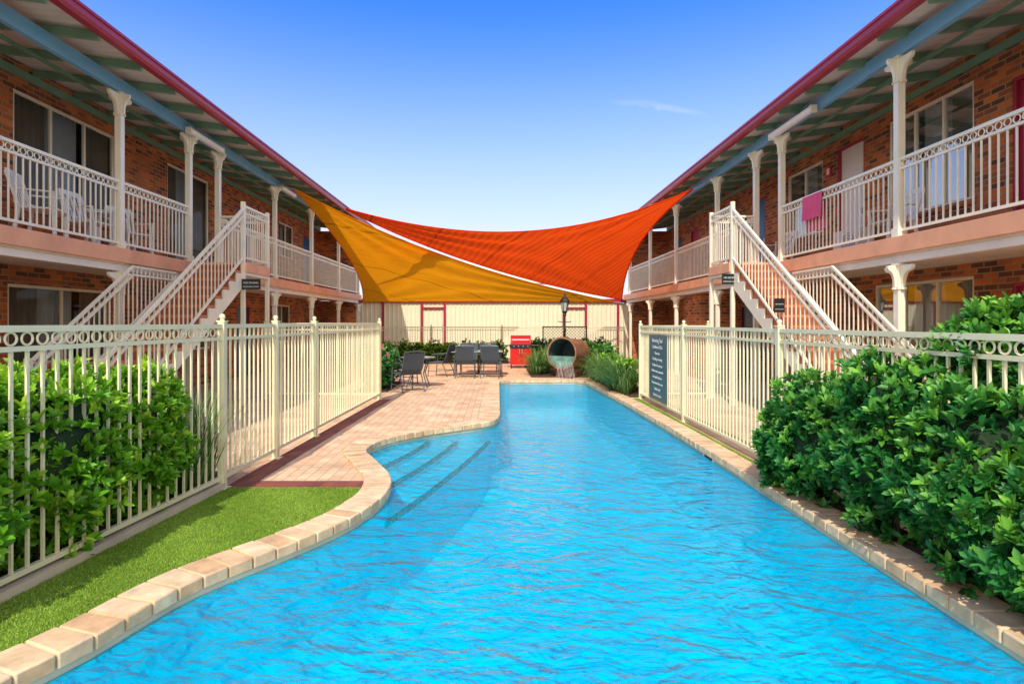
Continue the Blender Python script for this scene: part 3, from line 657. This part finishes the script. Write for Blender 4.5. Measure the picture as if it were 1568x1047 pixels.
# ---------------------------------------------------------------- planting
def bush(name,ells,nros,ll,lw,mk,zc=0,hi=None,stems=True,nl=8,smallcore=.74):
    E=empty(name); Pb=[];Dd=[];Nl=[];T=[]
    core=MB(); core.use('core'); hi=hi or max(e[2]+e[5] for e in ells)
    for (cx,cy,cz,rx,ry,rz) in ells:
        k=nros; d=unit(rng.normal(size=(k,3)))
        lump=1+.16*np.sin(d[:,0]*6+cx*9)*np.sin(d[:,1]*6+cy*7)+.12*np.sin(d[:,2]*8+cx*5)
        rad=lump*(1-.35*rng.random(k)**2.0)+np.where(rng.random(k)>.93,.12,0)
        p=np.stack([cx+d[:,0]*rx*rad,cy+d[:,1]*ry*rad,cz+d[:,2]*rz*rad],1)
        depth=rad/lump
        ok=p[:,2]>.04; p=p[ok];d=d[ok];depth=depth[ok];k=len(p)
        ax=unit(d*np.array([1/rx,1/ry,1/rz])*.6*min(rx,rz)+np.array([0,0,.55])+rng.normal(0,.28,(k,3)))
        h=rng.normal(size=(k,3)); u=unit(np.cross(ax,h)); v=np.cross(ax,u)
        tr=rng.random(k)
        for q in range(nl):
            a=2*np.pi*q/nl+rng.uniform(-.3,.3,k); tilt=rng.uniform(.15,1.0,k)+ (q%2)*.25
            rd=u*np.cos(a)[:,None]+v*np.sin(a)[:,None]
            D=unit(rd*np.sin(tilt)[:,None]+ax*np.cos(tilt)[:,None]); Nn=unit(ax-D*np.sum(ax*D,axis=1,keepdims=True)+1e-4)
            Pb.append(p-ax*rng.uniform(0,.04,k)[:,None]); Dd.append(D); Nl.append(Nn)
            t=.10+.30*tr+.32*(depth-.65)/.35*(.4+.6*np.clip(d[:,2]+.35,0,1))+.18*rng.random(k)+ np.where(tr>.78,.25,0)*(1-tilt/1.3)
            T.append(t)
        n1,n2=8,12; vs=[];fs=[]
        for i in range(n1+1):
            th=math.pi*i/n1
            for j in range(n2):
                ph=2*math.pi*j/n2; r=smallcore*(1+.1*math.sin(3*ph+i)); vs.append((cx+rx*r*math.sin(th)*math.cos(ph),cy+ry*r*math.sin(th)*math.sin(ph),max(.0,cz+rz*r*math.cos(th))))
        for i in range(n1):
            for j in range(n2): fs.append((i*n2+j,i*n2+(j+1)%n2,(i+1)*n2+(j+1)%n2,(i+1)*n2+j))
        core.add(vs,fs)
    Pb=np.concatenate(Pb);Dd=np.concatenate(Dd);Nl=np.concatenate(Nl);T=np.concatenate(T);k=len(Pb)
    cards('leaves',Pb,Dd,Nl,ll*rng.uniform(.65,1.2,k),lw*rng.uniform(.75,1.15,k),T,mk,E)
    core.obj('dark_core',E,recalc=False)  # solid dark core added inside the bush to block see-through gaps
    if stems:
        st=MB(); st.use('bark')
        for (cx,cy,cz,rx,ry,rz) in ells:
            for q in range(5):
                a=random.uniform(0,6.28); st.tube([(cx+.08*math.cos(a),cy+.08*math.sin(a),0),(cx+rx*.4*math.cos(a),cy+ry*.4*math.sin(a),cz*.7),(cx+rx*.7*math.cos(a),cy+ry*.7*math.sin(a),cz+rz*.3)],.012,5)
        st.obj('stems',E)
    return E
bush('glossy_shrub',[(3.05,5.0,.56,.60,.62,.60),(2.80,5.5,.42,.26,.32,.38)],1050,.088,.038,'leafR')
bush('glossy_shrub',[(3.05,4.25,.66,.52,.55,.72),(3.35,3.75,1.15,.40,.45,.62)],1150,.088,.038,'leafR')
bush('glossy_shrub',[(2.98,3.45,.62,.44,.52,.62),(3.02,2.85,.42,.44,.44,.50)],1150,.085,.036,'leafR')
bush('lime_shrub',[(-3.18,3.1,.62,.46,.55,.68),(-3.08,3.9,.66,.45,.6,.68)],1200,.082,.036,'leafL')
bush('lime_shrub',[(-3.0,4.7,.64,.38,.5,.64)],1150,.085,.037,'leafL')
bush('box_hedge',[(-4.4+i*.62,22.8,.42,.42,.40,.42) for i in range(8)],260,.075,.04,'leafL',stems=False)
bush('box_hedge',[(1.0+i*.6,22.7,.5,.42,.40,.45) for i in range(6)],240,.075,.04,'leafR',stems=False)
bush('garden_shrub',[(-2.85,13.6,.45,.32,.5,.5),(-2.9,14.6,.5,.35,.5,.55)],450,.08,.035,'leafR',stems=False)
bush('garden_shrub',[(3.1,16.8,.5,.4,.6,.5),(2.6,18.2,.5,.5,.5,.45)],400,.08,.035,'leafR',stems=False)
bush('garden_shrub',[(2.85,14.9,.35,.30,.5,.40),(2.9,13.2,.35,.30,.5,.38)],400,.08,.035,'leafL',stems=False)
mb=MB(); mb.use('petal')
for q in range(26):
    c=Vector((-2.95+random.uniform(-.25,.3),13.2+random.uniform(-.3,.9),.95+random.uniform(-.25,.35)))
    for a in range(5):
        t=a*1.256; mb.quad(c,c+Vector((.02*math.cos(t-.5),.0,.02*math.sin(t-.5))),c+Vector((.04*math.cos(t),-.01,.04*math.sin(t))),c+Vector((.02*math.cos(t+.5),0,.02*math.sin(t+.5))))
    mb.use('core'); mb.tube([(c.x,c.y,c.z),(c.x*.5-2.9*.5,13.6,.3)],.004,4); mb.use('petal')
mb.obj('pink_flowers',recalc=False)
def strappy(name,clumps,nb,h,mk='strap',w=.014,b0=.15,b1=1.1,sp=.35):
    V=[];Fc=[];T=[];b=0
    for (cx,cy) in clumps:
        for q in range(nb):
            a=random.uniform(0,2*math.pi); r0=random.uniform(0,.09); L=h*random.uniform(.6,1.15); bend=random.uniform(b0,b1)
            x=cx+r0*math.cos(a);y=cy+r0*math.sin(a);z=0; el=math.pi/2-random.uniform(0.02,sp); tt=random.random()
            sx,sy=-math.sin(a),math.cos(a); ns=6
            for i in range(ns+1):
                ww=w*(1-(i/ns)**2)*.5+.0006
                V+=[(x-sx*ww,y-sy*ww,z),(x+sx*ww,y+sy*ww,z)]; T+=[tt*.8+.2*i/ns]*2
                x+=math.cos(a)*math.cos(el)*L/ns; y+=math.sin(a)*math.cos(el)*L/ns; z=max(.01,z+math.sin(el)*L/ns); el-=bend*2/ns*(i/ns)*1.5
            for i in range(ns): Fc.append((b+2*i,b+2*i+1,b+2*i+3,b+2*i+2))
            b+=2*(ns+1)
    me=bpy.data.meshes.new(name); me.from_pydata(V,[],Fc); at=me.attributes.new('lc','FLOAT','POINT'); at.data.foreach_set('value',T)
    me.materials.append(M[mk]); o=bpy.data.objects.new(name,me); COL.objects.link(o); return o
strappy('strap_leaf_plant',[(-2.84,5.2),(-2.82,5.45),(-2.95,5.75),(-3.05,5.3)],80,1.0)
strappy('strap_leaf_plant',[(2.75+random.uniform(-.1,.35),12.6+i*.3) for i in range(13)],150,1.0,w=.024,b0=1.0,b1=2.6,sp=.8)
strappy('strap_leaf_plant',[(1.25+random.uniform(-.2,.2),17.2+i*.3) for i in range(5)],150,1.0,w=.022,b0=1.0,b1=2.6,sp=.8)
strappy('strap_leaf_plant',[(1.6+i*.3,19.5+random.uniform(-.3,.3)) for i in range(7)],130,1.0,w=.022,b0=1.0,b1=2.4,sp=.8)
strappy('strap_leaf_plant',[(-4.3+i*.35,22.1) for i in range(4)],50,.5)
mb=MB(); mb.use('soil'); mb.box(2.62,3.4,12.2,17.5,.001,.03); mb.box(.95,3.3,16.6,20.8,.002,.035); mb.box(-4.7,.4,22.0,23.9,.001,.03); mb.box(.6,4.6,22.2,23.4,.001,.03)
mb.box(-4.5,-2.92,2.2,6.1,.001,.02); mb.box(2.78,3.55,2.4,5.9,.01,.03); mb.box(-3.3,-2.55,13.1,15.2,.001,.03); mb.obj('garden_bed_soil')

# ---------------------------------------------------------------- furniture
def chair(x,y,rz):
    E=empty('patio_chair',(x,y,0),rz); f=MB(); f.use('dgrey')
    for s in (-1,1):
        X=.27*s
        f.tube([(X,-.30,.0),(X,-.27,.30),(X,-.24,.58),(X,-.16,.65),(X,.05,.66),(X,.22,.66)],.014)
        f.tube([(X*.93,-.24,.42),(X*.93,.0,.40),(X*.93,.18,.40),(X*.93,.26,.55),(X*.93,.38,.92)],.014)
        f.tube([(X,.33,0),(X,.25,.20),(X,.16,.40)],.014)
        f.tube([(X,-.29,.16),(X,.27,.16)],.010)
    f.tube([(-.25,-.24,.42),(.25,-.24,.42)],.012); f.tube([(-.25,.38,.92),(0,.39,.94),(.25,.38,.92)],.012); f.tube([(-.27,.27,.16),(.27,.27,.16)],.010)
    f.obj('frame',E,smooth=True)
    g=MB(); g.use('sling'); pr=[(-.24,.425),(-.1,.40),(.1,.39),(.18,.405),(.25,.52),(.30,.68),(.375,.90)]
    for (a,b),(c,d) in zip(pr[:-1],pr[1:]): g.add([(-.235,a,b),(.235,a,b),(.235,c,d),(-.235,c,d),(-.235,a,b-.006),(.235,a,b-.006),(.235,c,d-.006),(-.235,c,d-.006)],[(0,1,2,3),(7,6,5,4)])
    g.obj('sling_seat',E,recalc=False,smooth=True)
def table(x,y,w,d,rnd=False):
    E=empty('patio_table',(x,y,0)); t=MB(); t.use('tabletop')
    if rnd: t.lathe([(0,.72),(w/2,.72),(w/2+.008,.727),(w/2,.735),(0,.735)],n=32)
    else: t.box(-w/2,w/2,-d/2,d/2,.72,.735)
    t.obj('top',E,bevel=.003 if not rnd else 0)
    f=MB(); f.use('dgrey')
    if rnd:
        for k in range(4):
            a=math.pi/4+k*math.pi/2; c,s=math.cos(a),math.sin(a)
            f.tube([(c*w*.42,s*w*.42,0),(c*w*.25,s*w*.25,.35),(c*w*.44,s*w*.44,.71)],.014)
        f.tube([(w*.5*math.cos(k*math.pi/12),w*.5*math.sin(k*math.pi/12),.722) for k in range(25)],.016)
    else:
        for a in (-1,1):
            for b in (-1,1): f.tube([(a*w*.46,b*d*.44,0),(a*w*.44,b*d*.42,.71)],.016)
        for a in (-1,1): f.tube([(a*w*.5,-d*.5,.715),(a*w*.5,d*.5,.715)],.016); f.tube([(-w*.5,a*d*.5,.715),(w*.5,a*d*.5,.715)],.016)
    f.obj('table_frame',E,smooth=True)
table(-1.98,14.2,.85,.85,True)
chair(-2.10,13.3,math.radians(215)); chair(-2.48,14.8,math.radians(60)); 
chair(-1.70,17.1,math.radians(250)) ; table(-.62,17.3,1.5,.9)
chair(-.95,16.6,math.radians(180)); chair(-.2,16.6,math.radians(172)); chair(-.9,18.0,0); chair(-.3,18.0,.1)

E=empty('barbecue_grill',(.78,20.1,0)); b=MB(); b.use('redbbq')
b.box(-.36,.36,-.22,.25,.12,.70); b.use('black'); b.box(-.005,.005,-.226,-.219,.14,.68)
b.box(-.38,.38,-.25,.27,.70,.82); b.use('steel'); b.box(-.06,-.03,-.25,-.22,.50,.66); b.box(.03,.06,-.25,-.22,.50,.66)
for k in range(4): b.tube([(-.24+k*.16,-.25,.76),(-.24+k*.16,-.29,.76)],.022,10)
b.obj('cabinet',E,bevel=.006)
h=MB(); h.use('redbbq'); pts=[(0,-.24,.822)]+[(0,.02-.26*math.cos(a),.88+.26*math.sin(a)) for a in [math.pi*k/10 for k in range(11)]]+[(0,.27,.822)]
h.extr(pts,(.70,0,0)); h.use('steel'); h.tube([(-.28,-.27,.98),(-.28,-.31,.99),(.28,-.31,.99),(.28,-.27,.98)],.012); h.obj('hood',E)
sh=MB(); sh.use('black'); sh.box(-.62,-.385,-.2,.22,.77,.795); sh.box(.385,.62,-.2,.22,.77,.795)
for a in (-.33,.33):
    for c in (-.18,.2): sh.tube([(a-.02,c,.06),(a+.02,c,.06)],.06,14); sh.box(a-.012,a+.012,c-.012,c+.012,.06,.12)
sh.obj('side_shelves_and_wheels',E)

E=empty('garden_lamp_post',(2.15,18.6,0)); b=MB(); b.use('black')
b.lathe([(.14,0),(.14,.06),(.10,.12),(.075,.2),(.085,.34),(.05,.42),(.038,.5),(.034,1.3),(.05,1.33),(.05,1.36),(.032,1.4),(.030,1.78),(.06,1.82),(.045,1.86),(.085,1.93),(.09,1.95),(0,1.95)],n=14)
b.tube([(-.22,0,1.62),(-.1,0,1.60),(.1,0,1.60),(.22,0,1.62)],.012)
for k in range(6):
    a=k*math.pi/3; b.beam((.08*math.cos(a),.08*math.sin(a),1.94),(.14*math.cos(a),.14*math.sin(a),2.26),.016,.016)
b.lathe([(.155,2.25),(.16,2.28),(.11,2.36),(.05,2.41),(.03,2.46),(.035,2.50),(0,2.56)],n=6)
b.obj('post_and_frame',E,smooth=True)
g=MB(); g.use('glasslamp'); g.lathe([(.07,1.955),(.125,2.25)],n=6); g.obj('lantern_glass',E)

mb=MB(); mb.use('black')
def cl(xa,xb_):
    t0,t1=0,1
    for lim,sgn2 in ((1.7,1),(3.3,-1)):
        fa=(xa-lim)*sgn2; fb=(xb_-lim)*sgn2
        if fa<0 and fb<0: return None
        if fa<0: t0=max(t0,fa/(fa-fb))
        if fb<0: t1=min(t1,fa/(fa-fb))
    return (t0,t1) if t0<t1 else None
for i in range(-10,26):
    x0=1.7+i*.12
    for sg in (1,-1):
        xa=x0; xb_=xa+sg*1.0; r=cl(xa,xb_)
        if r: mb.beam((xa+(xb_-xa)*r[0],21.6+.006*sg,.4+r[0]),(xa+(xb_-xa)*r[1],21.6+.006*sg,.4+r[1]),.02,.01)
mb.box(1.66,1.7,21.58,21.62,0,1.45); mb.box(3.3,3.34,21.58,21.62,0,1.45); mb.box(1.7,3.3,21.58,21.62,1.4,1.44); mb.obj('lattice_screen')

E=empty('barrel_fountain',(2.06,16.75,.68)); E.rotation_euler=(math.radians(-4),0,math.radians(-32))
b=MB(); b.use('rust'); R=.45; n=32
def ringpts(r,y): return [(r*math.cos(2*math.pi*k/n),y,r*math.sin(2*math.pi*k/n)) for k in range(n)]
def band(b,r0,y0,r1,y1):
    vs=ringpts(r0,y0)+ringpts(r1,y1); b.add(vs,[(k,(k+1)%n,n+(k+1)%n,n+k) for k in range(n)])
band(b,R,-.5,R,.5); band(b,R-.03,-.5,R,-.5); band(b,R+.012,-.5,R+.012,-.46); band(b,R,-.46,R+.012,-.46); band(b,R+.012,-.5,R,-.5); band(b,R,.5,0.001,.5)
b.use('barrelin'); band(b,R-.03,-.5,R-.03,.45); band(b,R-.03,.45,.001,.45); b.obj('steel_drum',E,recalc=False,smooth=True)
b=MB(); b.use('algae'); zz=-.08; xx=math.sqrt((R-.032)**2-zz*zz)
b.box(-xx,xx,-.47,.44,zz-.01,zz); b.obj('drum_water',E)
b=MB(); b.use('algae')
pts=[(-xx,-.478,zz)]+[((R-.034)*math.cos(a),-.478,(R-.034)*math.sin(a)) for a in [math.pi+.2+ (math.pi-.4)*k/14 for k in range(15)]]+[(xx,-.478,zz)]
b.extr(pts,(0,.012,0)); b.obj('front_weir_plate',E)
st=MB(); st.use('rust'); st.box(-.26,.26,-.30,.4,-.68,-.42); st.obj('plinth',E,bevel=.02)
m,t,o_=nt('falling_water'); L=t.links.new
tr=N(t,'ShaderNodeBsdfTransparent'); df=N(t,'ShaderNodeBsdfPrincipled'); df.inputs['Base Color'].default_value=(.8,.88,.9,1); df.inputs['Roughness'].default_value=.1
mx=N(t,'ShaderNodeMixShader'); mx.inputs[0].default_value=.35; L(tr.outputs[0],mx.inputs[1]); L(df.outputs[0],mx.inputs[2]); L(mx.outputs[0],o_.inputs[0]); M['fall']=m
w=MB(); w.use('fall')
for k in range(14):
    xk=1.62+k*.034+random.uniform(-.01,.01); w.tube([(xk,16.25,.5),(xk,16.0,.42),(xk+.01,15.62+.03*math.sin(k*2.1),.15),(xk,15.48,-.09)],.003+.003*random.random(),5)
w.obj('falling_water',PL,smooth=True)

def plastic_chair(x,y,z,rz):
    E=empty('plastic_chair',(x,y,z),rz); b=MB(); b.use('white')
    for sx in (-1,1):
        b.beam((sx*.24,-.22,0),(sx*.22,-.20,.44),.045,.045); b.beam((sx*.25,.26,0),(sx*.21,.20,.44),.045,.045)
        b.beam((sx*.26,-.22,.66),(sx*.25,.22,.68),.05,.025); b.beam((sx*.23,-.2,.44),(sx*.26,-.2,.66),.035,.045); b.beam((sx*.21,.2,.44),(sx*.24,.34,.92),.045,.04)
    b.box(-.24,.24,-.24,.22,.42,.45); b.beam((-.24,.34,.92),(.24,.34,.92),.03,.08)
    for k in range(5): b.beam((-.15+k*.075,.21,.46),(-.16+k*.08,.335,.9),.045,.012)
    b.obj('moulded_body',E,bevel=.008)
plastic_chair(-6.6,9.3,2.755,math.radians(90)); plastic_chair(-6.7,10.5,2.755,math.radians(70)); plastic_chair(-6.5,8.2,2.755,math.radians(110))
E=empty('balcony_table',(-6.9,9.9,2.755)); b=MB(); b.use('white'); b.lathe([(0,.70),(.36,.70),(.37,.715),(.36,.73),(0,.73)],n=24); b.lathe([(.05,.70),(.04,.1),(.25,.0),(.25,.02),(.05,.15)],n=16); b.obj('round_top_and_pedestal',E)
plastic_chair(6.3,9.2,2.755,math.radians(-90)); plastic_chair(6.5,13.4,2.755,math.radians(-80))
E=empty('air_conditioner',(6.85,11.1,2.755)); b=MB(); b.use('white'); b.box(-.15,.15,-.4,.4,.06,.62); b.use('dark'); b.box(-.1,.1,-.35,-.3,0,.06); b.box(-.1,.1,.3,.35,0,.06)
b.use('dgrey'); 
for r in (.05,.1,.15,.2): 
    b.tube([(-.158,-.1+r*math.cos(a),.34+r*math.sin(a)) for a in [2*math.pi*k/20 for k in range(21)]],.005,4)
b.obj('casing_and_fan_grille',E)

# ---------------------------------------------------------------- world / light / camera
SUN_EL=48; sd=Vector((-.22,-.85)); az=math.atan2(sd.x,sd.y)
w=bpy.data.worlds.new('World'); scene.world=w; w.use_nodes=True; t=w.node_tree; t.nodes.clear(); L=t.links.new
def Mth(op,a,b=None,c=None,clamp=False):
    n=N(t,'ShaderNodeMath',operation=op); n.use_clamp=clamp
    for i,v in enumerate((a,b,c)):
        if v is None: continue
        if isinstance(v,(int,float)): n.inputs[i].default_value=v
        else: L(v,n.inputs[i])
    return n.outputs[0]
out=N(t,'ShaderNodeOutputWorld'); bg=N(t,'ShaderNodeBackground'); bg.inputs['Strength'].default_value=.15
sky=N(t,'ShaderNodeTexSky'); sky.sky_type='NISHITA'; sky.sun_disc=False; sky.sun_elevation=math.radians(SUN_EL); sky.sun_rotation=az; sky.air_density=1.0; sky.dust_density=.6; sky.ozone_density=2.0
gain=N(t,'ShaderNodeVectorMath',operation='MULTIPLY'); gain.inputs[1].default_value=(.36,1.02,2.3); L(sky.outputs[0],gain.inputs[0])
tc=N(t,'ShaderNodeTexCoord'); sp=N(t,'ShaderNodeSeparateXYZ'); L(tc.outputs['Generated'],sp.inputs[0])
X_,Y_,Z_=sp.outputs[0],sp.outputs[1],sp.outputs[2]
hz=N(t,'ShaderNodeMapRange'); hz.inputs['From Min'].default_value=.10; hz.inputs['From Max'].default_value=.50; hz.inputs['To Min'].default_value=1; hz.inputs['To Max'].default_value=0; L(Z_,hz.inputs['Value'])
pw=Mth('POWER',hz.outputs[0],1.5)
yc=Mth('MAXIMUM',Y_,.05); u=Mth('DIVIDE',X_,yc); v=Mth('DIVIDE',Z_,yc)
nz=N(t,'ShaderNodeTexNoise'); nz.inputs['Scale'].default_value=7; nz.inputs['Detail'].default_value=8; nz.inputs['Roughness'].default_value=.65; L(tc.outputs['Generated'],nz.inputs['Vector'])
e=Mth('ADD',Mth('SUBTRACT',v,.3875),Mth('MULTIPLY',Mth('SUBTRACT',u,.178),.156))
e=Mth('ADD',e,Mth('MULTIPLY',Mth('SUBTRACT',nz.outputs['Fac'],.5),.05))
band_=Mth('POWER',2.718,Mth('MULTIPLY',Mth('MULTIPLY',e,e),-7000.))
ub=Mth('SUBTRACT',u,.30); ub=Mth('POWER',2.718,Mth('MULTIPLY',Mth('MULTIPLY',ub,ub),-60.))
wisp=Mth('MULTIPLY',Mth('MULTIPLY',band_,ub),Mth('MULTIPLY',nz.outputs['Fac'],.9))
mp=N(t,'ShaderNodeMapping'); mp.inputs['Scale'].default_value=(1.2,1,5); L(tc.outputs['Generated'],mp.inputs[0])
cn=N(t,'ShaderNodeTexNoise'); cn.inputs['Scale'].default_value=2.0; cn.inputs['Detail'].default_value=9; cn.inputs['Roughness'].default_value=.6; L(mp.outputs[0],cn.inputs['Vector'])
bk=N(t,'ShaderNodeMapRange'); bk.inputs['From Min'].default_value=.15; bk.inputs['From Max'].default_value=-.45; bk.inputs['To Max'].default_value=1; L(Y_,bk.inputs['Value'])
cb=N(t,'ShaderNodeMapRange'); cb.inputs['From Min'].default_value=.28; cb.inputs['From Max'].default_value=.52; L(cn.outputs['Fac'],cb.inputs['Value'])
fill_cloud=Mth('MULTIPLY',bk.outputs[0],cb.outputs[0])  # unseen bright cloud bank behind the camera, added as soft frontal fill
front=Mth('MAXIMUM',pw,wisp)
mx=N(t,'ShaderNodeMix',data_type='RGBA'); L(front,mx.inputs[0]); L(gain.outputs[0],mx.inputs[6]); mx.inputs[7].default_value=(6.3,6.55,6.7,1)
mx2=N(t,'ShaderNodeMix',data_type='RGBA'); L(fill_cloud,mx2.inputs[0]); L(mx.outputs[2],mx2.inputs[6]); mx2.inputs[7].default_value=(11.4,10.8,9.0,1)
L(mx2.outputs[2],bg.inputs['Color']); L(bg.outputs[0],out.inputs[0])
sl=bpy.data.lights.new('sun','SUN'); sl.energy=4.2; sl.angle=math.radians(.5); sl.color=(1,.95,.82)
so=bpy.data.objects.new('sun',sl); COL.objects.link(so)
dv=Vector((sd.x,sd.y,0)).normalized()*math.cos(math.radians(SUN_EL)); dv.z=math.sin(math.radians(SUN_EL))
so.rotation_euler=dv.to_track_quat('Z','Y').to_euler()
cam=bpy.data.cameras.new('camera'); co=bpy.data.objects.new('camera',cam); COL.objects.link(co)
co.location=(0,0,1.6); co.rotation_euler=(math.pi/2,0,0); cam.lens=36*880/1568; cam.sensor_width=36
cam.shift_x=21/1568; cam.shift_y=-30.5/1568; cam.clip_end=2000; cam.clip_start=.05
scene.camera=co
scene.view_settings.view_transform='Standard'; scene.view_settings.look='None'; scene.view_settings.exposure=0
